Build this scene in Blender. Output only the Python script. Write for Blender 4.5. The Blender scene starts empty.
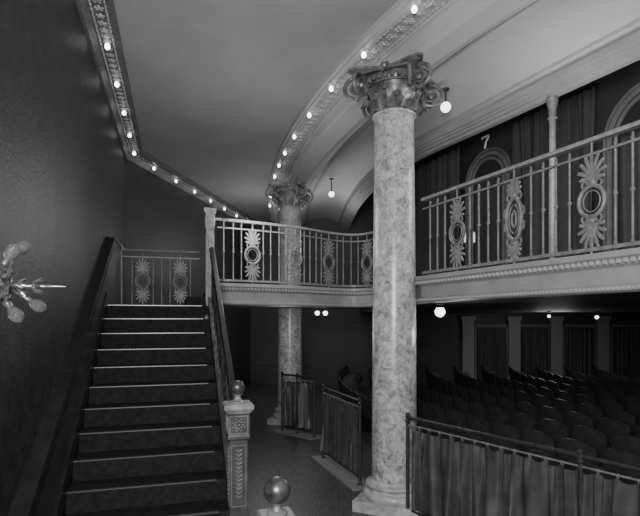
import bpy, math, random
import numpy as np
from mathutils import Vector, Matrix
random.seed(4)
PI=math.pi
COL=bpy.context.scene.collection
EYE=2.3

# ---------------------------------------------------------------- materials
def mat(name, c, rough=.5, metal=0, noise=0, nscale=6, bump=0, bscale=40, spec=.5, emit=0, sheen=0, stretch=None, trans=0):
    m=bpy.data.materials.new(name); m.use_nodes=True
    nt=m.node_tree; b=nt.nodes['Principled BSDF']
    b.inputs['Base Color'].default_value=(c,c,c,1)
    b.inputs['Roughness'].default_value=rough
    b.inputs['Metallic'].default_value=metal
    b.inputs['Specular IOR Level'].default_value=spec
    if trans: b.inputs['Transmission Weight'].default_value=trans; b.inputs['IOR'].default_value=1.2
    if sheen: b.inputs['Sheen Weight'].default_value=sheen
    if emit:
        b.inputs['Emission Color'].default_value=(1,1,1,1); b.inputs['Emission Strength'].default_value=emit
    tc=nt.nodes.new('ShaderNodeTexCoord'); mp=nt.nodes.new('ShaderNodeMapping')
    nt.links.new(tc.outputs['Object'],mp.inputs[0])
    if stretch: mp.inputs['Scale'].default_value=stretch
    if noise:
        n=nt.nodes.new('ShaderNodeTexNoise'); n.inputs['Scale'].default_value=nscale; n.inputs['Detail'].default_value=6
        nt.links.new(mp.outputs[0],n.inputs['Vector'])
        r=nt.nodes.new('ShaderNodeValToRGB')
        lo=max(0,c*(1-noise)); hi=min(1,c*(1+noise))
        r.color_ramp.elements[0].position=.32; r.color_ramp.elements[1].position=.68
        r.color_ramp.elements[0].color=(lo,lo,lo,1); r.color_ramp.elements[1].color=(hi,hi,hi,1)
        nt.links.new(n.outputs['Fac'],r.inputs[0]); nt.links.new(r.outputs[0],b.inputs['Base Color'])
    if bump:
        n2=nt.nodes.new('ShaderNodeTexNoise'); n2.inputs['Scale'].default_value=bscale; n2.inputs['Detail'].default_value=4
        nt.links.new(mp.outputs[0],n2.inputs['Vector'])
        bp=nt.nodes.new('ShaderNodeBump'); bp.inputs['Strength'].default_value=bump; bp.inputs['Distance'].default_value=.02
        nt.links.new(n2.outputs['Fac'],bp.inputs['Height']); nt.links.new(bp.outputs[0],b.inputs['Normal'])
    return m
def marble(name):
    m=bpy.data.materials.new(name); m.use_nodes=True; nt=m.node_tree; b=nt.nodes['Principled BSDF']
    b.inputs['Roughness'].default_value=.28
    tc=nt.nodes.new('ShaderNodeTexCoord')
    n1=nt.nodes.new('ShaderNodeTexNoise'); n1.inputs['Scale'].default_value=9.5; n1.inputs['Detail'].default_value=10; n1.inputs['Roughness'].default_value=.78; n1.inputs['Distortion'].default_value=.9
    n2=nt.nodes.new('ShaderNodeTexVoronoi'); n2.feature='DISTANCE_TO_EDGE'; n2.inputs['Scale'].default_value=5
    nd=nt.nodes.new('ShaderNodeTexNoise'); nd.inputs['Scale'].default_value=5; nd.inputs['Detail'].default_value=5
    mx=nt.nodes.new('ShaderNodeMixRGB'); mx.inputs[0].default_value=.45
    nt.links.new(tc.outputs['Object'],n1.inputs['Vector']); nt.links.new(tc.outputs['Object'],nd.inputs['Vector'])
    nt.links.new(tc.outputs['Object'],mx.inputs[1]); nt.links.new(nd.outputs['Color'],mx.inputs[2]); nt.links.new(mx.outputs[0],n2.inputs['Vector'])
    r1=nt.nodes.new('ShaderNodeValToRGB'); r1.color_ramp.elements[0].position=.36; r1.color_ramp.elements[0].color=(.15,.15,.15,1)
    r1.color_ramp.elements[1].position=.60; r1.color_ramp.elements[1].color=(.62,.62,.62,1)
    r2=nt.nodes.new('ShaderNodeValToRGB'); r2.color_ramp.elements[0].position=.0; r2.color_ramp.elements[0].color=(.5,.5,.5,1)
    r2.color_ramp.elements[1].position=.035; r2.color_ramp.elements[1].color=(1,1,1,1)
    mu=nt.nodes.new('ShaderNodeMixRGB'); mu.blend_type='MULTIPLY'; mu.inputs[0].default_value=.8
    nt.links.new(n1.outputs['Fac'],r1.inputs[0]); nt.links.new(n2.outputs['Distance'],r2.inputs[0])
    nt.links.new(r1.outputs[0],mu.inputs[1]); nt.links.new(r2.outputs[0],mu.inputs[2]); nt.links.new(mu.outputs[0],b.inputs['Base Color'])
    return m
M=dict(
 wall=mat('dark_wall_covering',.026,.5,noise=.55,nscale=9,bump=.3,bscale=40),
 wall2=mat('grey_wall_paint',.040,.6,noise=.15,nscale=2),
 dado=mat('dark_dado_panelling',.045,.4,noise=.25,nscale=4),
 ceil=mat('ceiling_plaster',.33,.75,noise=.08,nscale=1.2),
 cove=mat('cove_plaster',.44,.6,noise=.06,nscale=1.5),
 beam=mat('edge_beam_plaster',.30,.6,noise=.1,nscale=3),
 arch=mat('arch_plaster',.13,.6,noise=.15,nscale=5),
 trim=mat('ornamental_plaster',.45,.45,noise=.35,nscale=30),
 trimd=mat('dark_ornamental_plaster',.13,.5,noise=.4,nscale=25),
 marble=marble('veined_marble'),
 base=mat('polished_base_marble',.45,.25,noise=.3,nscale=8),
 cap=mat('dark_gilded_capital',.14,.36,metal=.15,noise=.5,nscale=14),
 cap_lit=mat('lit_gilded_capital',.24,.45,metal=.1,noise=.4,nscale=14),  # same gilding, with the light on the far capital put into its colour
 rail=mat('painted_ironwork',.17,.5,metal=.1,noise=.3,nscale=20),
 railp=mat('pale_painted_ironwork',.27,.45,metal=.1,noise=.25,nscale=20),
 raild=mat('dark_ironwork',.05,.35,metal=.4,noise=.3,nscale=20),
 wood=mat('dark_polished_wood',.018,.32,noise=.3,nscale=8),
 newel=mat('newel_paint',.06,.35,noise=.3,nscale=12),
 newelr=mat('newel_relief',.16,.4,noise=.3,nscale=12),
 newelc=mat('pale_newel_cap',.24,.35,noise=.3,nscale=12),
 fascia=mat('balcony_fascia_paint',.24,.5,noise=.12,nscale=5),
 carpet=mat('dark_stair_carpet',.020,.95,noise=.3,nscale=20,spec=.1),
 nosing=mat('stair_nosing_metal',.16,.35,metal=.6),
 floor=mat('dark_boarded_floor',.08,.35,noise=.5,nscale=5,stretch=(8,1,1)),
 curtain=mat('satin_curtain',.08,.30,metal=.35,noise=.25,nscale=6),
 drape=mat('dark_drape',.045,.7,noise=.2,nscale=8),
 seat=mat('seat_leather',.035,.5,noise=.3,nscale=10),
 dark=mat('shadowed_void',.02,.9),
 bulb=mat('lit_bulb_glass',.9,.3,emit=7),
 globe=mat('lit_globe_glass',.9,.3,emit=3.5),
 candle=mat('pale_candle_glass',.8,.3,emit=.6),
 num=mat('pale_painted_numeral',.85,.5,noise=.05,nscale=10),
 dim=mat('clear_bulb_glass',.40,.03,trans=.8),
 brass=mat('sconce_metal',.28,.22,metal=.7,noise=.4,nscale=30),
 ball=mat('polished_metal_ball',.10,.34,metal=.6,noise=.5,nscale=18),
 pil=mat('pale_pilaster',.24,.6),
)

# ---------------------------------------------------------------- mesh builder
class MB:
    def __init__(s): s.v=[]; s.f=[]
    def obox(s,c,a,b,d):
        c,a,b,d=map(Vector,(c,a,b,d)); n=len(s.v)
        for i in (-1,1):
            for j in (-1,1):
                for k in (-1,1): s.v.append(tuple(c+a*i+b*j+d*k))
        for q in ((0,1,3,2),(4,6,7,5),(0,4,5,1),(2,3,7,6),(0,2,6,4),(1,5,7,3)): s.f.append([n+x for x in q])
        return s
    def box(s,c,size,rot=0):
        cr,sr=math.cos(rot),math.sin(rot)
        return s.obox(c,(cr*size[0]/2,sr*size[0]/2,0),(-sr*size[1]/2,cr*size[1]/2,0),(0,0,size[2]/2))
    def prism(s,poly,z0,z1):
        n=len(s.v); k=len(poly)
        A=sum(poly[i][0]*poly[(i+1)%k][1]-poly[(i+1)%k][0]*poly[i][1] for i in range(k))
        if A<0: poly=poly[::-1]
        for z in (z0,z1):
            for p in poly: s.v.append((p[0],p[1],z))
        s.f.append([n+i for i in range(k)][::-1]); s.f.append([n+k+i for i in range(k)])
        for i in range(k): s.f.append([n+i,n+(i+1)%k,n+k+(i+1)%k,n+k+i])
        return s
    def tube(s,pts,r,n=8,closed=False,flat=1):
        pts=[Vector(p) for p in pts]; m=len(pts)
        if not hasattr(r,'__len__'): r=[r]*m
        base=len(s.v); up=None
        for i,p in enumerate(pts):
            if closed: t=(pts[(i+1)%m]-pts[i-1])
            else: t=pts[min(i+1,m-1)]-pts[max(i-1,0)]
            t.normalize()
            if up is None:
                a=Vector((0,1,0)) if abs(t.y)<.9 else Vector((1,0,0))
            else: a=up
            u=(a-t*a.dot(t)); u.normalize(); w=t.cross(u); up=u
            for k in range(n):
                an=2*PI*k/n; q=p+u*(math.cos(an)*r[i]*flat)+w*(math.sin(an)*r[i]); s.v.append(tuple(q))
        rng=m if closed else m-1
        for i in range(rng):
            for k in range(n):
                a=base+i*n+k; b=base+i*n+(k+1)%n; c=base+((i+1)%m)*n+(k+1)%n; d=base+((i+1)%m)*n+k
                s.f.append([a,b,c,d])
        if not closed:
            s.f.append([base+k for k in range(n)][::-1]); s.f.append([base+(m-1)*n+k for k in range(n)])
        return s
    def lathe(s,prof,c=(0,0,0),n=24,sq=False,rot=0):
        b=len(s.v); N=4 if sq else n
        for (r,z) in prof:
            for k in range(N):
                a=2*PI*k/N+(PI/4 if sq else 0)+rot; rr=r*math.sqrt(2) if sq else r
                s.v.append((c[0]+rr*math.cos(a),c[1]+rr*math.sin(a),c[2]+z))
        for i in range(len(prof)-1):
            for k in range(N):
                s.f.append([b+i*N+k,b+i*N+(k+1)%N,b+(i+1)*N+(k+1)%N,b+(i+1)*N+k])
        s.f.append([b+k for k in range(N)][::-1]); s.f.append([b+(len(prof)-1)*N+k for k in range(N)])
        return s
    def sphere(s,c,r,n=12,sc=(1,1,1)):
        m=max(4,n//2); b=len(s.v)
        s.v.append((c[0],c[1],c[2]-r*sc[2]))
        for i in range(1,m):
            ph=-PI/2+PI*i/m
            for k in range(n):
                a=2*PI*k/n; s.v.append((c[0]+r*sc[0]*math.cos(ph)*math.cos(a),c[1]+r*sc[1]*math.cos(ph)*math.sin(a),c[2]+r*sc[2]*math.sin(ph)))
        s.v.append((c[0],c[1],c[2]+r*sc[2])); top=len(s.v)-1
        for k in range(n): s.f.append([b,b+1+(k+1)%n,b+1+k]); s.f.append([top,b+1+(m-2)*n+k,b+1+(m-2)*n+(k+1)%n])
        for i in range(m-2):
            for k in range(n):
                s.f.append([b+1+i*n+k,b+1+i*n+(k+1)%n,b+1+(i+1)*n+(k+1)%n,b+1+(i+1)*n+k])
        return s
    def sweep(s,path,prof,zs=None):
        b=len(s.v); m=len(path); k=len(prof)
        for i in range(m):
            nx,ny,sc=normal(path,i)
            z0=zs[i] if zs else 0
            for (o,z) in prof: s.v.append((path[i][0]+nx*o*sc,path[i][1]+ny*o*sc,z+z0))
        for i in range(m-1):
            for j in range(k):
                s.f.append([b+i*k+j,b+i*k+(j+1)%k,b+(i+1)*k+(j+1)%k,b+(i+1)*k+j])
        s.f.append([b+j for j in range(k)][::-1]); s.f.append([b+(m-1)*k+j for j in range(k)])
        return s
    def mesh(s,name,m,smooth=False,org=(0,0,0)):
        me=bpy.data.meshes.new(name)
        me.from_pydata([(a-org[0],b-org[1],c-org[2]) for a,b,c in s.v],[],s.f); me.materials.append(m)
        import bmesh
        bm=bmesh.new(); bm.from_mesh(me); bmesh.ops.recalc_face_normals(bm,faces=bm.faces); bm.to_mesh(me); bm.free()
        if smooth:
            me.polygons.foreach_set('use_smooth',[True]*len(me.polygons))
            try: me.set_sharp_from_angle(angle=math.radians(40))
            except Exception: pass
        return me
    def build(s,name,m,parent=None,smooth=False,org=None,label=None):
        if parent is not None: org=tuple(ORG[parent.name]); 
        elif org is None:
            xs=[p[0] for p in s.v]; ys=[p[1] for p in s.v]; zs=[p[2] for p in s.v]
            org=((min(xs)+max(xs))/2,(min(ys)+max(ys))/2,min(zs))
        o=bpy.data.objects.new(name,s.mesh(name,m,smooth,org)); COL.objects.link(o)
        if parent is not None: o.parent=parent
        else: o.location=org
        ORG[o.name]=org
        if label: o['label']=label
        return o
ORG={}
def normal(path,i):
    m=len(path)
    def d(a,b):
        x=path[b][0]-path[a][0]; y=path[b][1]-path[a][1]; l=math.hypot(x,y) or 1; return x/l,y/l
    if i==0: dx,dy=d(0,1); sc=1
    elif i==m-1: dx,dy=d(m-2,m-1); sc=1
    else:
        a=d(i-1,i); b=d(i,i+1); dx,dy=a[0]+b[0],a[1]+b[1]; l=math.hypot(dx,dy) or 1; dx/=l; dy/=l
        sc=1/max(.4,dx*a[0]+dy*a[1])
    return dy,-dx,sc
def offset(path,o):
    r=[]
    for i in range(len(path)):
        nx,ny,sc=normal(path,i); r.append((path[i][0]+nx*o*sc,path[i][1]+ny*o*sc))
    return r
def catmull(P,n=6):
    out=[]
    for i in range(len(P)-1):
        p0=P[max(i-1,0)];p1=P[i];p2=P[i+1];p3=P[min(i+2,len(P)-1)]
        for k in range(n):
            t=k/n
            out.append(tuple(.5*((2*p1[j])+(-p0[j]+p2[j])*t+(2*p0[j]-5*p1[j]+4*p2[j]-p3[j])*t*t+(-p0[j]+3*p1[j]-3*p2[j]+p3[j])*t**3) for j in range(len(p1))))
    out.append(tuple(P[-1])); return out
def plen(path): return sum(math.dist(path[i],path[i+1]) for i in range(len(path)-1))
def at(path,s):
    for i in range(len(path)-1):
        l=math.dist(path[i],path[i+1])
        if s<=l or i==len(path)-2:
            t=s/l; a,b=path[i],path[i+1]
            return (tuple(a[j]+(b[j]-a[j])*t for j in range(len(a))), math.atan2(b[1]-a[1],b[0]-a[0]))
        s-=l
def struct(o,label=None):
    o['kind']='structure'
    if label: o['label']=label
    return o
def thing(name,label,cat,loc,group=None,rz=0,kind=None):
    o=bpy.data.objects.new(name,None); COL.objects.link(o); o.location=loc; o.rotation_euler.z=rz; o.empty_display_size=.1
    ORG[o.name]=tuple(loc)
    if kind: o['kind']=kind; o['label']=label
    else: o['label']=label; o['category']=cat
    if group: o['group']=group
    return o
def tag(o,label,cat,group=None):
    o['label']=label; o['category']=cat
    if group: o['group']=group
    return o
def put(name,me,parent,pos,rz=0,label=None):
    o=bpy.data.objects.new(name,me); COL.objects.link(o); o.parent=parent
    g=ORG[parent.name]; o.location=(pos[0]-g[0],pos[1]-g[1],pos[2]-g[2]); o.rotation_euler.z=rz
    if label: o['label']=label
    return o
def dup(root,loc,rz=0,label=None,group=None):
    r=root.copy(); COL.objects.link(r); r.location=loc; r.rotation_euler=(0,0,rz)
    if label: r['label']=label
    if group: r['group']=group
    for ch in list(root.children):
        c=ch.copy(); COL.objects.link(c); c.parent=r
        for g in list(ch.children):
            d=g.copy(); COL.objects.link(d); d.parent=c
    return r

# ---------------------------------------------------------------- layout
u=(-.277,.961); v=(.961,.277)
SW=1.41                       # stair width
L0=(-2.9,6.5)                 # top left of stair, on the left wall
def W(s,o=0): return (L0[0]+u[0]*s+v[0]*o, L0[1]+u[1]*s+v[1]*o)   # wall coordinates
LAND=2.495; RISE=LAND/14; GO=.283
FT=2.82; FB=2.51; BF=2.74     # balcony fascia top, bottom, floor
RT=3.75                       # balcony rail top
AB=5.31                       # architrave bottom
EB=5.5                        # edge beam level
CZ=5.74
yy=np.array([1.5,3,3.7,4.5,5.3,6.2,7,8,9,10,11.3,12.8,15,17]); xx=np.array([3.85,2.42,1.87,1.33,.88,.44,.11,-.25,-.55,-.80,-1.07,-1.32,-1.54,-1.66])
cf=np.polyfit(yy,xx,5)
ARC=[(float(np.polyval(cf,y)),float(y)) for y in np.linspace(1.5,17.4,50)]
EC=catmull([(6.3,1.0),(5.1,3.3),(3.76,5.88),(2.7,8.0),(1.84,9.7),(1.3,11.6),(1.0,14),(.9,17.4)],6)
BP=catmull([(-1.5,7.02),(-.9,7.32),(-.3,7.72),(.2,8.2),(.6,8.35),(.92,8.0),(1.1,7.2),(1.2,6.5),(1.23,6.0)],5)+[(2.34,3.66),(3.4,1.7)]

# ---------------------------------------------------------------- shell
struct(MB().prism([(-5,-1.5),(14.2,-1.5),(14.2,17.8),(-5,17.8)],-.15,0).build('floor',M['floor'],org=(0,0,0)),'dark boarded floor of the foyer and auditorium')
c1=W(3.72); c2=(-2.45,17.6)
struct(MB().prism([W(-8),c1,W(3.72,-.2),W(-8,-.2)],0,5.9).build('wall_left',M['wall']),'tall dark covered wall beside the staircase')
struct(MB().prism([c1,c2,(c2[0]-.2,c2[1]),(c1[0]-.2,c1[1]+.03)],0,5.9).build('wall_left_far',M['wall2']),'dark wall beyond the stair landing')
struct(MB().prism([(-2.8,17.6),(14.2,17.6),(14.2,17.8),(-2.8,17.8)],0,7).build('wall_back',M['wall2']),'dark far wall of the auditorium')
struct(MB().prism([(14.0,1),(14.2,1),(14.2,17.6),(14.0,17.6)],0,7).build('wall_right',M['wall2']),'dark side wall of the auditorium')
wallpts=[W(-8,-.05),W(3.72,-.05),(c2[0]-.05,17.6)]
struct(MB().prism(wallpts+[(p[0]+.05,p[1]) for p in ARC[::-1]]+[(3.75,-1.2)],CZ,CZ+.1).build('ceiling',M['ceil']),'flat grey plaster ceiling over the staircase')
UB=5.60   # higher ornamented inner band
arc_prof=[(0,CZ+.1),(0,5.67),(.03,5.655),(.03,5.62),(.06,UB),(.33,UB),(.33,5.56),(.37,5.55),(.37,AB+.10),(.40,AB+.08),(.40,AB),(.66,AB),(.66,AB+.04),(.71,AB+.04),(.71,AB+.09),(.77,AB+.11),(.77,EB-.04),(.92,EB-.04),(.92,EB+.02),(.96,EB+.04),(.96,CZ+.1)]
a=MB().sweep(ARC,arc_prof)
struct(a.build('trim_1',M['cove']),'curved architrave carried by the marble columns')
b=MB(); P=offset(ARC,.20); s=0; L=plen(P)
while s<L:
    (x,y),an=at(P,s); b.sphere((x,y,UB-.005),.036,8,(1,1,.6))
    for q in range(6):
        A=q*PI*2/6; b.sphere((x+.048*math.cos(A),y+.048*math.sin(A),UB-.003),.020,6,(1,1,.6))
    s+=.17
for o in (.09,.31):
    P2=offset(ARC,o); s=.06
    while s<plen(P2):
        (x,y),an=at(P2,s); b.box((x,y,UB-.006),(.05,.022,.02),an); s+=.075
struct(b.build('trim_2',M['trim'],smooth=True),'row of plaster rosettes along the curved architrave')
inner=offset(ARC,.95); n=40; mb=MB(); K=10
li,le=plen(inner),plen(EC)
def covept(i,t):
    p,_=at(inner,li*i/n); q,_=at(EC,le*i/n)
    return (p[0]+(q[0]-p[0])*t,p[1]+(q[1]-p[1])*t,EB+.02+(.32*math.sin(PI*t)**.8 if 0<t<1 else 0))
for i in range(n+1):
    for k in range(K+1): mb.v.append(covept(i,k/K))
for i in range(n):
    for k in range(K):
        a_=i*(K+1)+k; mb.f.append([a_,a_+1,a_+K+2,a_+K+1])
struct(mb.build('ceiling_cove',M['cove'],smooth=True),'broad smooth plaster cove over the balcony')
rb=MB(); rb.tube([covept(i,.14) for i in range(n+1)],.03,8); rb.tube([covept(i,.18) for i in range(n+1)],.018,8); rb.tube([covept(i,.86) for i in range(n+1)],.025,8)
struct(rb.build('trim_10',M['beam'],smooth=True),'slim plaster ribs following the cove')
struct(MB().sweep(EC,[(-.22,EB+.08),(-.22,EB+.0),(-.16,EB-.0),(-.16,EB-.03),(-.10,EB-.03),(-.10,EB-.06),(-.02,EB-.06),(-.02,EB-.10),(.08,EB-.10),(.08,EB-.04),(.14,EB),(.14,7.0),(0,7.0),(0,EB+.1)]).build('trim_3',M['beam']),'moulded edge beam on the auditorium side')
struct(MB().prism([EC[0]]+EC[1:]+[(14.1,17.6),(14.1,1.0)],7.0,7.1).build('ceiling_auditorium',M['wall2']),'dark upper ceiling beyond the balcony')
CP=[W(-8),c1,c2]
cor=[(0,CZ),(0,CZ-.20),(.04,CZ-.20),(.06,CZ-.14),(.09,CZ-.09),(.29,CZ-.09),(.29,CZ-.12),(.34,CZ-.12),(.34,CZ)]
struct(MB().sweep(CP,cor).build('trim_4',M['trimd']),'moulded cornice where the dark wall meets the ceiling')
b=MB(); P=offset(CP,.19); s=.05
while s<plen(P):
    (x,y),an=at(P,s); b.sphere((x,y,CZ-.092),.03,8,(1,1,.55))
    for q in range(5):
        A=q*PI*2/5; b.sphere((x+.038*math.cos(A),y+.038*math.sin(A),CZ-.092),.016,6,(1,1,.6))
    s+=.14
for o in (.115,.265):
    P2=offset(CP,o); s=0
    while s<plen(P2):
        (x,y),an=at(P2,s); b.box((x,y,CZ-.095),(.05,.02,.02),an); s+=.08
struct(b.build('trim_5',M['trim'],smooth=True),'row of plaster rosettes along the wall cornice')

# ---------------------------------------------------------------- balcony slab, landing, fascia
inn=offset(BP,-.06)
poly=inn+[(14,1.7),(14,17.5),(1.4,17.5),(1.4,10.7),(0,10.2),(-1.2,9.6),(-2.05,8.75),W(.1,SW+.02)]
struct(MB().prism(poly,FB+.02,BF).build('balcony_floor',M['wall2']),'balcony floor slab over the auditorium')
f=MB().sweep(BP,[(-.12,FB),(0,FB),(.03,FB+.015),(.03,FB+.05),(.012,FB+.065),(.012,FT-.12),(.04,FT-.10),(.05,FT-.07),(.085,FT-.045),(.085,FT),(-.12,FT)])
struct(f.build('trim_6',M['fascia']),'moulded fascia of the balcony')
b=MB(); P=offset(BP,.03); s=0
while s<plen(P):
    (x,y),an=at(P,s); b.sphere((x,y,FB+.033),.014,6); s+=.04
P=offset(BP,.055); s=0
while s<plen(P):
    (x,y),an=at(P,s); b.sphere((x,y,FT-.075),.022,6,(1,1,1.1)); s+=.055
struct(b.build('trim_7',M['beam'],smooth=True),'beaded moulding along the balcony fascia')
struct(MB().prism([W(0),W(0,SW+.04),W(2.0,SW+.04),W(2.0)],LAND-.22,LAND).build('stair_landing',M['carpet']),'carpeted landing at the stair head')
struct(MB().prism([W(.15,SW-.28),W(.15,SW+.03),W(1.9,SW+.03),W(1.9,SW-.28)],LAND,LAND+.13).build('landing_step',M['carpet']),'low step from the landing to the balcony')

# ---------------------------------------------------------------- stairs
st=thing('staircase','dark carpeted straight staircase with pale metal nosings','',(W(-2,SW/2)[0],W(-2,SW/2)[1],0),kind='structure')
for k in range(1,14):
    z=LAND-RISE*k; s1=-GO*(k-1); s0=-GO*k
    MB().prism([W(s0),W(s0,SW),W(s1+.01,SW),W(s1+.01)],max(0,z-RISE*1.4),z).build('step',M['carpet'],st)
for k in range(0,14):
    z=LAND-RISE*k; s0=-GO*k
    MB().prism([W(s0-.020,.13),W(s0-.020,SW-.08),W(s0+.006,SW-.08),W(s0+.006,.13)],z-.006,z+.004).build('nosing',M['nosing'],st)
def slopeprism(o0,o1,sa,sb,lo,hi,m,name,parent=None,line=None):
    mb=MB(); line=line or (lambda s_:LAND+s_*RISE/GO)
    for s_ in (sa,sb):
        zl=line(s_)
        for o,z in ((o0,zl+lo if lo is not None else 0),(o1,zl+lo if lo is not None else 0),(o1,zl+hi),(o0,zl+hi)):
            p=W(s_,o); mb.v.append((p[0],p[1],z))
    mb.f=[[0,1,2,3],[7,6,5,4],[0,4,5,1],[1,5,6,2],[2,6,7,3],[3,7,4,0]]
    return mb.build(name,m,parent)
struct(slopeprism(SW,SW+.12,0,-GO*10.2,None,.12,M['dado'],'stair_string'),'dark closed string under the stair balustrade')
struct(slopeprism(SW,SW+.12,-GO*10.2,-GO*13.8,None,.02,M['dado'],'stair_string'),'dark closed string at the stair foot')
struct(MB().prism([W(0,SW),W(0,SW+.12),W(2,SW+.12),W(2,SW)],0,LAND-.22).build('wall_stair',M['dado']),'dark wall below the landing')
dd=thing('wall_dado','broad dark sloping dado with capped edge along stair wall','',W(0)+(LAND,),kind='structure')
dl=lambda s_:3.50+(s_-.95)*.535
slopeprism(0,.10,.95,-GO*14,-1.45,0,M['dado'],'panel',dd,dl)
slopeprism(0,.115,.95,-GO*14,0,.03,M['wood'],'cap',dd,dl)
slopeprism(.10,.108,.95,-GO*14,-.12,-.09,M['wood'],'moulding',dd,dl)
slopeprism(.0,.125,0,-GO*14,-.05,.16,M['wood'],'skirting',dd)
MB().prism([W(.95),W(.95,.10),W(2,.10),W(2)],LAND,3.5).build('panel',M['dado'],dd)
MB().prism([W(.95),W(.95,.115),W(2,.115),W(2)],3.5,3.53).build('cap',M['wood'],dd)

# ---------------------------------------------------------------- ironwork
def anthemion(kind=0):
    m=MB(); w,hh=(.112,.125) if kind==0 else (.090,.20)
    def oval(a_,b_,r,n=24): m.tube([(math.cos(a)*a_,0,math.sin(a)*b_) for a in np.linspace(0,2*PI,n,endpoint=False)],r,6,closed=True)
    oval(w,hh,.018); oval(w*.66,hh*.68,.006)
    if kind:
        oval(w*.3,hh*.38,.010,16)
        for sx in (1,-1):
            for sz in (1,-1):
                pts=[]
                for q in range(18):
                    th=q/17*5.6; R=.05*math.exp(-th*.14); pts.append((sx*(w*1.0+.01+R*.5*math.sin(th)),0,sz*(hh*.30+R*math.cos(th))))
                m.tube(pts,.009,5)
    H=.385
    for sg in (1,-1):
        z0=(hh+.03)*sg
        for k,an in enumerate((-84,-60,-38,-18,0,18,38,60,84)):
            A=math.radians(an); L_=(H-hh-.03)*(1-.50*(abs(an)/84)**1.3)
            pts=[];rr=[]
            for t in np.linspace(0,1,8):
                r=.015+(L_-.015)*t; bend=A*(.55+.35*t)
                pts.append((math.sin(bend)*r*.9,0,z0+sg*math.cos(bend)*r)); rr.append(.006+.013*t**.8 if t<.9 else .012)
            m.tube(pts,rr,6,flat=.5)
            m.sphere(pts[-1],.015 if an else .019,6,(1,.6,1))
        for sx in (1,-1):
            pts=[]
            for q in range(16):
                th=q/15*5.2; R=.038*math.exp(-th*.15); pts.append((sx*(.056+R*math.sin(th)),0,z0+sg*(-.012-R*math.cos(th)+.0)))
            m.tube(pts,.0095,5)
        m.sphere((0,0,z0),.026,8,(1.2,.6,.9))
        m.tube([(0,0,sg*H*.97),(0,0,sg*(H+.09))],.009,6)
    return m
ANTH=anthemion(0).mesh('ornament',M['rail'],True)
ANTH1=anthemion(1).mesh('ornament',M['rail'],True)
ANTHD=anthemion(0).mesh('ornament',M['raild'],True)
def baluster(h):
    m=MB(); m.lathe([(.010,0),(.010,.03),(.018,.04),(.010,.05),(.010,h*.48),(.016,h*.49),(.020,h*.5),(.016,h*.51),(.010,h*.52),(.010,h-.05),(.018,h-.04),(.010,h-.03),(.010,h)],n=8); return m
BAL=baluster(.85).mesh('baluster',M['rail'],True)
def railing(path,zb,zt,label,first,period=.78,bars=(.20,.325,.455,.58),posts=(),orns=(ANTH,),m='rail',top='railp',name='balcony_railing'):
    t=thing(name,label,'railing',(path[0][0],path[0][1],zb)); L=plen(path)
    MB().sweep(path,[(-.03,zt-.025),(.03,zt-.025),(.038,zt-.008),(.025,zt+.010),(-.025,zt+.010),(-.038,zt-.008)]).build('top_rail',M[top],t,smooth=False)
    MB().sweep(path,[(-.012,zt-.13),(.012,zt-.13),(.012,zt-.11),(-.012,zt-.11)]).build('upper_bar',M[m],t)
    MB().sweep(path,[(-.018,zb+.03),(.018,zb+.03),(.018,zb+.06),(-.018,zb+.06)]).build('bottom_bar',M[m],t)
    s=first; ki=0
    while s-period>0: s-=period
    s-=period; ki=-1
    while s<L:
        if .16<s<L-.16:
            p,an=at(path,s); put('ornament',orns[ki%len(orns)],t,(p[0],p[1],(zb+zt)/2-.03),an)
        for b_ in bars:
            q=s+b_
            if .08<q<L-.06:
                p,an=at(path,q); put('baluster',BAL,t,(p[0],p[1],zb+.03),an)
        s+=period; ki+=1
    pm=MB().box((0,0,(zt-zb)/2),(.05,.05,zt-zb)).box((0,0,zt-zb+.02),(.085,.085,.04)).sphere((0,0,zt-zb+.07),.035,8).mesh('post',M[m])
    for q in posts:
        p,an=at(path,q); put('post',pm,t,(p[0],p[1],zb),an)
    return t
RBp=offset([BP[-3],BP[-2],BP[-1]],-.01)
railing(RBp,FT,RT,'iron balcony railing with palmette ornaments right of the near column',.60,period=.80,bars=(.20,.333,.466,.60),posts=(2.75,),orns=(ANTH,ANTH1,ANTH))
LBp=offset(BP[:-2],-.01); LBp=[at(LBp,.12)[0]]+LBp[1:31]
railing(LBp,FT,RT-.02,'curved iron balcony railing between stair head and near column',.52,period=.72,bars=(.17,.29,.43,.55))
BR=[W(2.0,.06),W(2.0,SW-.02)]
railing(BR,LAND,LAND+1.0,'short straight railing across the back of the stair landing',.38,period=.62,bars=(.17,.31,.45),posts=(.03,),top='rail')

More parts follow.
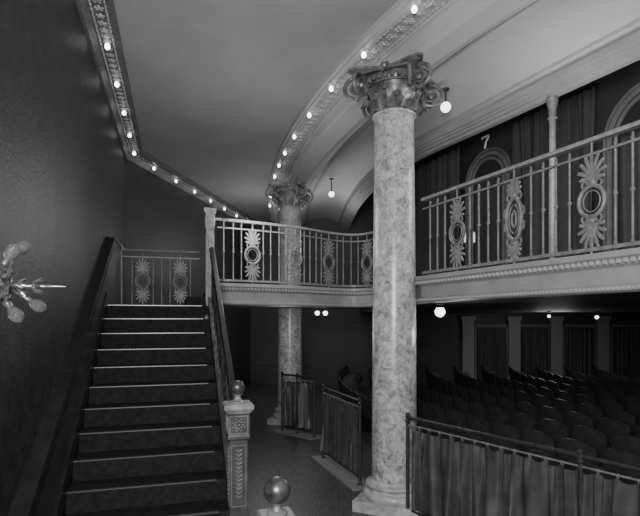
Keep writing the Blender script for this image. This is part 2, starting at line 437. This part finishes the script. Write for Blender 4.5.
def newel(name,label,x,y,z0,z1,w,m,mc,ball=True,rot=0,r=.06,neck=.05,mr='newelr'):
    t=thing(name,label,'newel post',(x,y,z0)); H=z1-z0
    MB().lathe([(w*.62,0),(w*.62,.14),(w*.54,.17),(w*.42,.18),(w*.42,H-.30),(w*.52,H-.285),(w*.52,H-.265),(w*.5,H-.25),(w*.5,H-.09),(w*.54,H-.08)],(x,y,z0),sq=True,rot=rot).build('shaft',M[m],t)
    MB().lathe([(w*.52,H-.08),(w*.56,H-.07),(w*.66,H-.05),(w*.70,H-.04),(w*.70,H-.012),(w*.6,H)],(x,y,z0),sq=True,rot=rot).build('cap',M[mc],t)
    orn=MB(); 
    for k in range(4):
        a=rot+k*PI/2; dx,dy=math.cos(a),math.sin(a); tx,ty=-dy,dx
        def P(o,z,out=.0,hw=.42): return (x+dx*(w*hw+out)+tx*o,y+dy*(w*hw+out)+ty*o,z0+z)
        zt=H-.34; zb=max(.25,H-1.3)
        for o in (-w*.34,w*.34): orn.tube([P(o,zb),P(o,zt)],.004,5)
        for z in (zb,zt): orn.tube([P(-w*.34,z),P(w*.34,z)],.004,5)
        z=zt-.04
        orn.tube([P(0,zt-.02),P(0,zb+.08)],.003,5)
        while z>zb+.06:
            for sg in (1,-1):
                orn.tube([P(0,z-.015,.003),P(sg*w*.09,z,.006),P(sg*w*.16,z+.014,.003)],[.003,.007,.002],5)
            orn.sphere(P(0,z,.004),.006,6); z-=.034
        c=P(0,H-.17,.002,.5); orn.sphere(c,.014,8)
        for q in range(8):
            A=q*PI/4; e=(c[0]+tx*math.cos(A)*.030,c[1]+ty*math.cos(A)*.030,c[2]+math.sin(A)*.030); orn.sphere(e,.010,6)
            e=(c[0]+tx*math.cos(A+.39)*.050,c[1]+ty*math.cos(A+.39)*.050,c[2]+math.sin(A+.39)*.050); orn.sphere(e,.007,6)
        for o in (-w*.42,w*.42): orn.tube([P(o,H-.24,0,.5),P(o,H-.10,0,.5)],.005,5)
        for z in (H-.24,H-.10): orn.tube([P(-w*.42,z,0,.5),P(w*.42,z,0,.5)],.005,5)
    orn.build('ornament',M[mr],t,smooth=True)
    if ball:
        MB().lathe([(w*.40,H),(w*.40,H+.012),(w*.2,H+.02),(w*.14,H+neck*.7),(w*.25,H+neck)],(x,y,z0),n=16).build('ball_socket',M[mc],t,smooth=True)
        MB().sphere((x,y,z0+H+neck-.008+r),r,24).build('ball',M['ball'],t,smooth=True)
    return t
rotS=math.atan2(u[1],u[0])
newel('newel_post','carved newel post with dark ball finial partway down the stairs',-.68,4.13,LAND-11*RISE,1.62,.17,'newel','newelc',rot=rotS,r=.060,neck=.07)
newel('newel_post','nearest newel post with large ball finial beside stair foot',-.23,2.68,0,1.262,.14,'newel','newelr',rot=rotS,r=.073,neck=.06)
p=W(.06,SW+.03)
newel('newel_post','pale capped newel post at the head of the stairs',p[0],p[1],LAND-.3,3.85,.12,'rail','newelc',ball=False,rot=rotS,mr='railp')
sb=thing('stair_balustrade','dark sloping handrail with iron balusters on open side of stairs','railing',W(0,SW+.06)+(LAND,))
A0=W(-.04,SW+.05)
hp=[(A0[0],A0[1],3.28),W(-.12,SW+.05)+(3.24,),W(-.35,SW+.05)+(3.08,)]
sA=-.35; sB=-GO*9.7; zA=3.08; zB=1.50
for k in range(1,11):
    t=k/10; s_=sA+(sB-sA)*t; hp.append(W(s_,SW+.05+.02*t)+(zA+(zB-zA)*t,))
hm=MB(); P=[(q[0],q[1]) for q in hp]; hm.sweep(P,[(-.028,-.025),(.028,-.025),(.036,0),(.02,.025),(-.02,.025),(-.036,0)],zs=[q[2] for q in hp]); hm.build('handrail',M['wood'],sb)
lm=MB(); lm.sweep(P,[(-.015,-.16),(.015,-.16),(.015,-.14),(-.015,-.14)],zs=[q[2] for q in hp]); lm.build('upper_bar',M['raild'],sb)
k=0; s_=-.1
while s_>sB+.08:
    z=np.interp(-s_,[0,.12,.35,-sB],[3.30,3.24,3.08,1.50]); zl=LAND+s_*RISE/GO+.12; q=W(s_,SW+.05)
    if k%4==2: put('ornament',ANTHD,sb,(q[0],q[1],(z+zl)/2-.02),rotS).scale=(.8,.8,(z-zl)/1.05)
    else: MB().lathe([(.011,0),(.011,(z-zl)*.45),(.022,(z-zl)*.5),(.011,(z-zl)*.55),(.011,z-zl)],(q[0],q[1],zl),n=8).build('baluster',M['raild'],sb,smooth=True)
    s_-=.135; k+=1

# ---------------------------------------------------------------- columns
def leaf(m,ang,r0,z0,h,w,out):
    N=9; K=5; b=len(m.v); ca,sa=math.cos(ang),math.sin(ang)
    for i in range(N):
        t=i/(N-1)
        if t<.72: z=z0+h*t/.72; r=r0+.012+out*.35*(t/.72)**2.2
        else:
            a=(t-.72)/.28*PI*.95; z=z0+h+out*.42*math.sin(a)*.8-(.0 if a<PI/2 else out*.25*(a-PI/2)); r=r0+.012+out*.35+out*.55*(1-math.cos(a))/2
        ww=w*(.75+.35*math.sin(PI*min(t*1.1,1)))*(1 if t<.7 else 1-.65*((t-.7)/.3)**1.5)*(1+.10*(1 if i%2 else -1))
        for k in range(K):
            o=(k/(K-1)-.5)*2; rr=r+(.016 if k==2 else 0)-.018*abs(o)**2
            m.v.append((ca*rr-sa*ww*o/1,sa*rr+ca*ww*o/1,z))
    for i in range(N-1):
        for k in range(K-1): m.f.append([b+i*K+k,b+i*K+k+1,b+(i+1)*K+k+1,b+(i+1)*K+k])
def column(name,label,x,y,rot,cm='cap',SC=1.14):
    t=thing(name,label,'column',(x,y,0)); g=(x,y,0)
    MB().lathe([(.40,0),(.40,.13)],g,sq=True,rot=rot).build('plinth',M['base'],t)
    MB().lathe([(.37,.13),(.385,.15),(.39,.175),(.385,.20),(.36,.22),(.335,.225),(.325,.245),(.335,.265),(.345,.27),(.355,.285),(.345,.305),(.32,.315),(.30,.32),(.285,.35)],g,n=40).build('base',M['base'],t,smooth=True)
    sh=[]; zt=4.79
    for i in range(15):
        k=i/14; sh.append((.277-.036*k**1.6,.35+(zt-.35)*k))
    MB().lathe(sh+[(.262,zt+.005),(.272,zt+.02),(.262,zt+.035),(.238,zt+.04)],g,n=48).build('shaft',M['marble'],t,smooth=True)
    cap=MB(); c0=zt+.035
    cap.lathe([(.205,0),(.215,.15),(.235,.28),(.30,.36),(.30,.40),(.30,.44)],(0,0,0),n=32)
    for k in range(8): leaf(cap,k*PI/4+PI/8,.215,0,.13,.072,.12)
    for k in range(8): leaf(cap,k*PI/4,.22,.02,.20,.072,.16)
    for k in range(28):
        a=k*2*PI/28; cap.sphere((math.cos(a)*.315,math.sin(a)*.315,.365),.03,6,(1,1,1.15))
    cap.tube([(math.cos(a)*.30,math.sin(a)*.30,.32) for a in np.linspace(0,2*PI,32,endpoint=False)],.014,6,closed=True)
    co=put('capital',cap.mesh('capital',M[cm],True),t,(x,y,c0),rot); co.scale=(SC,SC,1.0)
    ORG[co.name]=(0,0,0)
    for k in range(4):
        vm=MB(); a=PI/4+k*PI/2; ca,sa=math.cos(a),math.sin(a)
        for side in (1,-1):
            al=a+side*math.radians(30); cx,cy=ca*.42,sa*.42
            da,db=math.cos(al),math.sin(al)
            off=(-math.sin(a)*side*.055,math.cos(a)*side*.055)
            pts=[];rr=[]
            for q in range(48):
                th=q/47*4.9*PI; R=.155*math.exp(-th*.12)
                pts.append((cx+off[0]+da*R*math.sin(th),cy+off[1]+db*R*math.sin(th),.28+R*math.cos(th))); rr.append(.023-.012*q/47)
            vm.tube(pts,rr,8)
            vm.sphere((cx+off[0],cy+off[1],.28),.038,8)
            e0=(cx+off[0],cy+off[1]); mid=a+side*PI/4
            vm.tube([(e0[0],e0[1],.432),((e0[0]+math.cos(mid)*.34)/2,(e0[1]+math.sin(mid)*.34)/2,.425),(math.cos(mid)*.34,math.sin(mid)*.34,.425)],[.024,.020,.018],6)
        leaf(vm,a,.33,.06,.08,.05,.10)
        put('volute',vm.mesh('volute',M[cm],True),co,(0,0,0))
    poly=[]
    for k in range(4):
        a=PI/4+k*PI/2
        p0=Vector((math.cos(a),math.sin(a))); p1=Vector((math.cos(a+PI/2),math.sin(a+PI/2)))
        e=(p1-p0).normalized(); A=p0*.57+e*.045; B=p1*.57-e*.045
        for j in range(9):
            tt=j/8; P=A.lerp(B,tt); inn=-(P.normalized())*.11*math.sin(PI*tt); poly.append((P.x+inn.x,P.y+inn.y))
    ab=MB().prism([(q[0]*.93,q[1]*.93) for q in poly],.435,.455).prism(poly,.455,.485)
    put('abacus',ab.mesh('abacus',M[cm]),co,(0,0,0))
    fl=MB()
    for k in range(4):
        a=k*PI/2; fl.sphere((math.cos(a)*.35,math.sin(a)*.35,.45),.035,8)
        for q in range(6):
            A=q*PI/3; fl.sphere((math.cos(a)*.34-math.sin(a)*.05*math.cos(A),math.sin(a)*.34+math.cos(a)*.05*math.cos(A),.445+.035*math.sin(A)),.024,6)
    put('fleuron',fl.mesh('fleuron',M[cm],True),co,(0,0,0))
    return t
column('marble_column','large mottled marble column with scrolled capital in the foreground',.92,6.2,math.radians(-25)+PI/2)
column('marble_column','smaller-looking distant marble column seen behind the curved railing',-.68,11.3,math.radians(-13)+PI/2,'cap_lit',1.0)
sp=thing('slender_iron_column','slender pale iron column behind the right balcony railing','column',(3.24,6.97,BF))
MB().lathe([(.09,0),(.09,.06),(.06,.1),(.05,.2),(.045,2.35)],(3.24,6.97,BF),n=16).build('shaft',M['rail'],sp,smooth=True)
MB().lathe([(.045,2.35),(.07,2.37),(.05,2.40),(.055,2.5),(.075,2.58),(.08,EB-.1-BF)],(3.24,6.97,BF),n=16).build('capital',M['rail'],sp,smooth=True)

# ---------------------------------------------------------------- curtained barriers
def wavy(path,z0,z1,m,amp=.028,lam=.085,off=0,name='curtain',seed=0,sag=0):
    L=plen(path); N=int(L/lam*14); mb=MB(); R=12
    rn=random.Random(seed); kn=int(L/lam*1.1)+4
    A=[rn.uniform(.35,1.35) for _ in range(kn)]; D=[rn.uniform(-1.9,1.9) for _ in range(kn)]; E=[rn.uniform(-1,1) for _ in range(kn)]
    for i in range(N+1):
        s=L*i/N; p,an=at(path,s); nx,ny=math.sin(an),-math.cos(an)
        q=s/lam; j=int(q); fr=q-j; fr=fr*fr*(3-2*fr)
        Af=A[j]*(1-fr)+A[j+1]*fr; Df=D[j]*(1-fr)+D[j+1]*fr; Ef=E[j]*(1-fr)+E[j+1]*fr
        ph=2*PI*q+Df*1.3
        drop=sag*abs(math.sin(PI*q))
        for k in range(R):
            t=k/(R-1)
            o=off+amp*(.45+.75*t**.7)*Af*math.sin(ph+Ef*1.3*t)+amp*.3*(1-t)**2*math.sin(ph*2+1)+amp*.3*math.sin(ph*1.5+2.5*t+Df)
            sh=Ef*lam*.35*t
            mb.v.append((p[0]+nx*o+math.cos(an)*sh,p[1]+ny*o+math.sin(an)*sh,z1-drop*(1-t)+(z0-z1)*t))
    for i in range(N):
        for k in range(R-1): a=i*R+k; mb.f.append([a,a+1,a+R+1,a+R])
    return mb.build(name,M[m],smooth=True)
def barrier(path,label,clabel,posts,zt=1.18,zb=.12,seed=0):
    t=thing('barrier_railing',label,'railing',(path[0][0],path[0][1],0))
    P3=lambda z:[(q[0],q[1],z) for q in path]
    MB().tube(P3(zt),.020,10).build('top_rail',M['raild'],t,smooth=True)
    MB().tube(P3(zt-.085),.009,8).build('curtain_rod',M['rail'],t,smooth=True)
    MB().tube(P3(zb),.013,8).build('bottom_rail',M['raild'],t,smooth=True)
    for s in posts:
        p,an=at(path,s)
        MB().lathe([(.05,0),(.05,.015),(.028,.035),(.020,.06),(.020,zt-.06),(.030,zt-.05),(.030,zt-.03),(.020,zt-.02),(.024,zt+.02),(.028,zt+.035),(.015,zt+.055)],(p[0],p[1],0),n=12).build('post',M['raild'],t,smooth=True)
    ins=[at(path,.06)[0],at(path,plen(path)-.06)[0]]
    c=wavy(ins,zb+.03,zt-.105,'curtain',amp=.044,lam=.15,seed=seed,sag=.035); tag(c,clabel,'curtain')
    rm=MB().tube([(0,.019*math.cos(a),.019*math.sin(a)) for a in np.linspace(0,2*PI,10,endpoint=False)],.004,4,closed=True).mesh('curtain_ring',M['rail'],True)
    s=.0
    while s<plen(ins):
        p,an=at(ins,s); put('curtain_ring',rm,c,(p[0],p[1],zt-.093),an); s+=.15
R1=[(1.0,5.78),(2.42,3.72),(3.2,2.6)]
barrier(R1,'long dark barrier railing on the right below the balcony','gathered satin curtain on the long barrier right of the near column',[.02,2.02,3.2],seed=1)
R2=[(.05,8.3),(.56,6.9)]
barrier(R2,'middle barrier railing just left of the near column','gathered curtain on the middle barrier left of the near column',[.02,1.47],seed=2)
R3=[(-.80,10.35),(-.10,9.75)]
barrier(R3,'farthest barrier railing in front of the distant column','short curtain on the farthest barrier before the distant column',[.02,.45,.90],seed=3)
for (q0,q1,lb) in [((.0,8.42),(.60,6.78),'pale kerb under the middle barrier'),((-.88,10.42),(-.04,9.70),'pale kerb before the distant column')]:
    L_=math.dist(q0,q1); an=math.atan2(q1[1]-q0[1],q1[0]-q0[0])
    struct(MB().box(((q0[0]+q1[0])/2,(q0[1]+q1[1])/2,-.005),(L_,.34,.02),an).build('kerb_strip',M['fascia'],),lb).location.z=.001

# ---------------------------------------------------------------- mezzanine wall, arches, drapes
WP=[(7.2,2.4),(5.1,6.56),(3.18,10.4),(2.35,12.4),(2.1,17.5)]
struct(MB().sweep(WP,[(0,BF),(.15,BF),(.15,6.98),(0,6.98)]).build('wall_mezzanine',M['wall2']),'dark upper wall behind the balcony')
def wallat(s,o=0):
    p,an=at(WP,s); nx,ny=-math.sin(an),math.cos(an)
    return p,an,(nx,ny)
def arch(s,zc,r,idx):
    p,an,nn=wallat(s); tx,ty=math.cos(an),math.sin(an)
    def Q(o,z,out): return (p[0]+tx*o+nn[0]*out,p[1]+ty*o+nn[1]*out,z)
    m=MB()
    for rr,th in ((r,.035),(r+.10,.05),(r+.18,.025)):
        pts=[Q(-rr,BF+.3,.05)]+[Q(-rr*math.cos(a),zc+rr*math.sin(a),.05) for a in np.linspace(0,PI,18)]+[Q(rr,BF+.3,.05)]
        m.tube(pts,th,8)
    struct(m.build('trim_%d'%idx,M['arch'],smooth=True),'arched moulding on the upper wall')
    d=MB(); d.v=[Q(-r,BF+.02,.02)]+[Q(-r*math.cos(a),zc+r*math.sin(a),.02) for a in np.linspace(0,PI,18)]+[Q(r,BF+.02,.02)]
    d.f=[list(range(len(d.v)))]
    struct(d.build('window_%d'%(idx-7),M['dark']),'dark arched opening in the upper wall')
    return Q
def s_for_x(px):
    return min(((abs(at(WP,s)[0][0]/at(WP,s)[0][1]*500+320-px)),s) for s in np.linspace(0,plen(WP),400))[1]
sa1=s_for_x(489); sa2=s_for_x(655)
Q=arch(sa1,5.10,.42,8); arch(sa2,5.05,.55,9)
z7=5.10+.42+.32
def Q7(o,z): return Q(-o,z,.10)
a_,b_=Q7(-.1,0),Q7(.1,0)
sgn=1 if b_[0]/b_[1]>a_[0]/a_[1] else -1
tag(MB().tube([Q7(-.09*sgn,z7+.08),Q7(-.09*sgn,z7+.11),Q7(.09*sgn,z7+.11),Q7(.085*sgn,z7+.09),Q7(.01*sgn,z7),Q7(-.02*sgn,z7-.12)],.020,6).build('box_number',M['num']),'pale figure 7 fixed above the small upper arch','number')
def seg(s0,s1,o=.12):
    r=[]
    for s in np.linspace(s0,s1,8):
        p,an,nn=wallat(s); r.append((p[0]+nn[0]*o,p[1]+nn[1]*o))
    return r
for i,(s0,s1,lb) in enumerate(((sa2+.8,sa1-.68,'dark pleated drapery between the two upper arches'),(sa1+.68,sa1+3.0,'dark pleated drapery left of the small upper arch'))):
    c=wavy(seg(s0,s1,.16),BF+.05,5.95,'drape',amp=.07,lam=.24,name='drapery',seed=7+i); tag(c,lb,'curtain')
for i,(s_,r_) in enumerate(((sa1,.40),(sa2,.5))):
    c=wavy(seg(s_-r_,s_+r_,.035),BF+.05,5.1-.05*i,'drape',amp=.012,lam=.16,name='drapery',seed=17+i); tag(c,['dark curtain hanging inside the small upper arch','dark curtain hanging inside the large arch at right edge'][i],'curtain')

for i,px in enumerate((468,514,556,603,650)):
    Y=17.5; X=(px-320)/500*Y
    m=MB().box((X,Y,.15),(.52,.14,.3)).box((X,Y,1.3),(.40,.12,2.0)).box((X,Y,2.36),(.50,.16,.14))
    struct(m.build('trim_%d'%(20+i),M['pil']),'pale pilaster on the far auditorium wall')
for i,px in enumerate((491,535,579,627)):
    Y=17.52; X=(px-320)/500*Y
    c=wavy([(X-.5,Y-.1),(X+.5,Y-.1)],.05,2.0,'drape',amp=.018,lam=.14,name='door_curtain',seed=i)
    tag(c,'dark curtain in a doorway on the far auditorium wall','curtain','far doorway curtains')
    struct(MB().box((X,Y,2.10),(1.1,.1,.10)).box((X-.55,Y,1.05),(.07,.1,2.1)).box((X+.55,Y,1.05),(.07,.1,2.1)).build('door_frame',M['arch']),'dim door frame on the far wall')

# ---------------------------------------------------------------- theatre seats
seat=thing('theatre_seat','dark rounded-back theatre seat in the auditorium rows','seat',(0,0,0),'auditorium seats')
m=MB(); K=9
for th in (0,.05):
    for i in range(K):
        o=(i/(K-1)-.5)*2; y=-.0-.04*(1-o*o)+ -th
        for z in (.36,.56,.70,.80-.06*abs(o)**3):
            m.v.append((o*.262*(1 if z<.78 else .97),y-(z-.38)*.18,z))
for L_ in (0,1):
    for i in range(K-1):
        for k in range(3): a=L_*K*4+i*4+k; m.f.append([a,a+1,a+5,a+4])
for i in range(K-1):
    a=i*4+3; m.f.append([a,a+4,a+4+K*4,a+K*4]); a=i*4; m.f.append([a,a+4,a+4+K*4,a+K*4])
for i in (0,K-1):
    for k in range(3): a=i*4+k; m.f.append([a,a+1,a+1+K*4,a+K*4])
m.build('backrest',M['seat'],seat,smooth=True)
MB().box((0,.2,.40),(.46,.40,.09)).build('cushion',M['seat'],seat)
for sx in (-.252,.252):
    MB().box((sx,.15,.57),(.03,.36,.035)).box((sx,.12,.28),(.025,.22,.57)).box((sx,.12,.01),(.035,.3,.02)).build('arm_frame',M['wood'],seat)
C=(15.4,13.2); cnt=0; first=True
for k in range(17):
    R=math.dist(C,(1.75,5.0))-1.15-.86*k
    if R<2: break
    nseat=int(2*PI*R/.575)
    for j in range(nseat):
        a=2*PI*j/nseat+(.5*(k%2))*2*PI/nseat; X=C[0]+R*math.cos(a); Y=C[1]+R*math.sin(a)
        if Y>16.6 or Y<3.2 or not(.02<X/Y<.70): continue
        if X<float(np.polyval(cf,Y))+1.5: continue
        rz=a+PI+PI/-2
        if first: seat.location=(X,Y,0); seat.rotation_euler.z=rz; first=False
        else: dup(seat,(X,Y,0),rz)
        cnt+=1
print('seats',cnt)

# ---------------------------------------------------------------- lamps
bulb=thing('ceiling_bulb','bare lit bulb on the wall-side ceiling cornice','light bulb',(0,0,0),'bulbs along the wall cornice')
MB().lathe([(.045,0),(.045,-.012),(.03,-.02),(.022,-.03),(.024,-.035)],(0,0,0),n=14).build('socket',M['trim'],bulb,smooth=True)
MB().lathe([(.014,-.03),(.018,-.04),(.028,-.055),(.032,-.073),(.028,-.090),(.016,-.102),(.002,-.105)],(0,0,0),n=16).build('glass',M['bulb'],bulb,smooth=True)
P=offset(CP,.20); L=plen(P)
s=plen([W(-8),W(-1.6)]); 
i=0
while s<L-.5:
    p,an=at(P,s); z=CZ-.10
    if i==0: bulb.location=(p[0],p[1],z)
    else: dup(bulb,(p[0],p[1],z),0)
    s+=1.0; i+=1
P=offset(ARC,.05)
for yv in (4.3,5.22,6.12,7.0,7.93,8.85,9.7,10.5,11.3,12.2,13.2,14.2):
    pp=min([at(P,q)[0] for q in np.linspace(0,plen(P),500)],key=lambda q:abs(q[1]-yv))
    dup(bulb,(pp[0],pp[1],UB+.01),0,'bare lit bulb on the curved architrave above the columns','bulbs along the curved architrave')
def globe(x,y,z,drop,r,label):
    t=thing('globe_lamp',label,'lamp',(x,y,z))
    MB().lathe([(.06,0),(.06,-.015),(.03,-.03),(.012,-.035),(.012,-drop+r+.01),(.035,-drop+r),(.04,-drop+r*.8)],(x,y,z),n=14).build('fitting',M['raild'],t,smooth=True)
    MB().sphere((x,y,z-drop),r,18).build('globe',M['globe'],t,smooth=True)
globe(1.86,7.4,EB+.22,.27,.075,'white globe lamp under the cove beside the near capital')
globe(.28,12.2,EB+.25,.38,.07,'small white globe lamp between the two columns')
globe(1.62,6.75,FB+.02,.12,.07,'white globe lamp under balcony right of near column')
globe(-.05,9.3,FB+.02,.10,.045,'left one of two small globe lamps under curved balcony')
globe(.10,9.35,FB+.02,.10,.045,'right one of two small globe lamps under curved balcony')
globe(6.7,12.1,FB+.02,.16,.045,'small globe lamp in the auditorium nearer the right edge')
globe(6.0,13.1,FB+.02,.13,.04,'small globe lamp hanging mid auditorium under the balcony')
# wall sconce
p=W(-3.74,.01); zc=2.50
sc=thing('wall_sconce','ornate metal wall sconce with clear bulbs on dark left wall','wall lamp',(p[0],p[1],zc))
def S(out,al,up): return (p[0]+v[0]*out+u[0]*al,p[1]+v[1]*out+u[1]*al,zc+up)
bp=MB()
for k in range(8):
    a=k*PI/4; bp.tube([S(.015,0,0),S(.03,math.cos(a)*.06,math.sin(a)*.07),S(.01,math.cos(a)*.09,math.sin(a)*.11)],[.02,.025,.006],6)
bp.tube([S(0,0,0),S(.05,0,0)],[.06,.04],12); bp.build('backplate',M['brass'],sc,smooth=True)
sp_=MB().tube([S(.04,0,0),S(.10,0,.005),S(.13,0,0),S(.17,0,0),S(.20,0,0),S(.24,0,0),S(.34,0,0)],[.018,.026,.012,.022,.010,.014,.002],10)
for k in range(8):
    a=k*PI/4; sp_.tube([S(.15,0,0),S(.18,math.cos(a)*.03,math.sin(a)*.03),S(.215,math.cos(a)*.05,math.sin(a)*.05)],[.004,.010,.002],5)
    sp_.tube([S(.08,0,0),S(.10,math.cos(a+.4)*.03,math.sin(a+.4)*.03),S(.13,math.cos(a+.4)*.045,math.sin(a+.4)*.045)],[.004,.010,.002],5)
sp_.build('spike',M['brass'],sc,smooth=True)
for (al,up,out,tilt) in ((-.02,.22,.06,.75),(.02,-.09,.12,.95),(-.30,.12,.10,.5),(-.26,-.14,.10,.6)):
    arm=MB().tube(catmull([S(.03,0,0),S(.05,al*.3,up*.05),S(out*.75,al*.75,up*.25),S(out,al,up*.75)],5),.009,7)
    for q in range(7):
        t=.22+q*.12; c=S(.03+(out-.03)*t,al*t,up*.55*t); arm.sphere((c[0],c[1],c[2]+.016*(-1)**q),.014,6)
    sg=1 if up>0 else -1
    def B(d): return S(out+d*math.sin(tilt),al,up*.75+sg*d*math.cos(tilt))
    arm.tube([B(-.005),B(.008),B(.022),B(.035)],[.010,.022,.020,.016],10)
    am=arm.build('arm',M['brass'],sc,smooth=True)
    ORG[am.name]=ORG[sc.name]
    g=MB().tube([B(k_) for k_ in (.028,.045,.065,.09,.112,.125,.130)],[.012,.023,.035,.038,.030,.016,.004],14)
    g.build('bulb',M['dim'],am,smooth=True)
    
p2,an2,nn2=wallat(sa1+.02)
cb=thing('candle_bracket','small two-light candle stand on the balcony below small arch','wall lamp',(p2[0]+nn2[0]*.5,p2[1]+nn2[1]*.5,BF))
g=ORG[cb.name]
MB().lathe([(.12,0),(.12,.02),(.02,.06),(.018,.95),(.03,1.0)],g,n=12).tube([(g[0]-.09,g[1],g[2]+1.08),(g[0]-.06,g[1],g[2]+1.0),(g[0]+.06,g[1],g[2]+1.0),(g[0]+.09,g[1],g[2]+1.08)],.012,6).build('stand',M['rail'],cb,smooth=True)
for sx in (-.09,.09): MB().lathe([(.02,1.08),(.02,1.25),(.004,1.29)],(g[0]+sx,g[1],g[2]),n=8).build('candle',M['candle'],cb,smooth=True)

# ---------------------------------------------------------------- lights
def light(kind,name,loc,power,size=.3,aim=None,**k):
    d=bpy.data.lights.new(name,kind); d.energy=power
    if kind=='AREA': d.size=size
    else: d.shadow_soft_size=size
    o=bpy.data.objects.new(name,d); COL.objects.link(o); o.location=loc
    if aim: o.rotation_euler=(Vector(aim)-Vector(loc)).to_track_quat('-Z','Y').to_euler()
    return o
light('AREA','key_light',(-.3,-.9,3.0),390,1.1,aim=(1.8,6,4.5))
light('POINT','foyer_light',(-.9,7.0,3.7),60,.5)
light('POINT','foyer_light_far',(-1.6,13.5,4.0),50,.5)
light('POINT','cove_light',(2.9,6.0,4.2),85,.5)
light('POINT','cove_light_far',(.5,13.5,4.4),50,.5)
light('POINT','balcony_light',(1.62,6.2,2.1),8,.1)
light('POINT','aisle_light',(-.6,8.5,2.1),18,.3)
light('POINT','auditorium_light',(6.8,14.5,2.0),36,.5)
w=bpy.data.worlds.new('world'); w.use_nodes=True; bpy.context.scene.world=w
w.node_tree.nodes['Background'].inputs[0].default_value=(1,1,1,1); w.node_tree.nodes['Background'].inputs[1].default_value=.17

cam=bpy.data.cameras.new('camera'); co=bpy.data.objects.new('camera',cam); COL.objects.link(co)
co.location=(0,0,EYE); co.rotation_euler=(PI/2,0,0); cam.sensor_width=36; cam.lens=500/640*36; cam.shift_y=62/640; cam.clip_start=.05
bpy.context.scene.camera=co
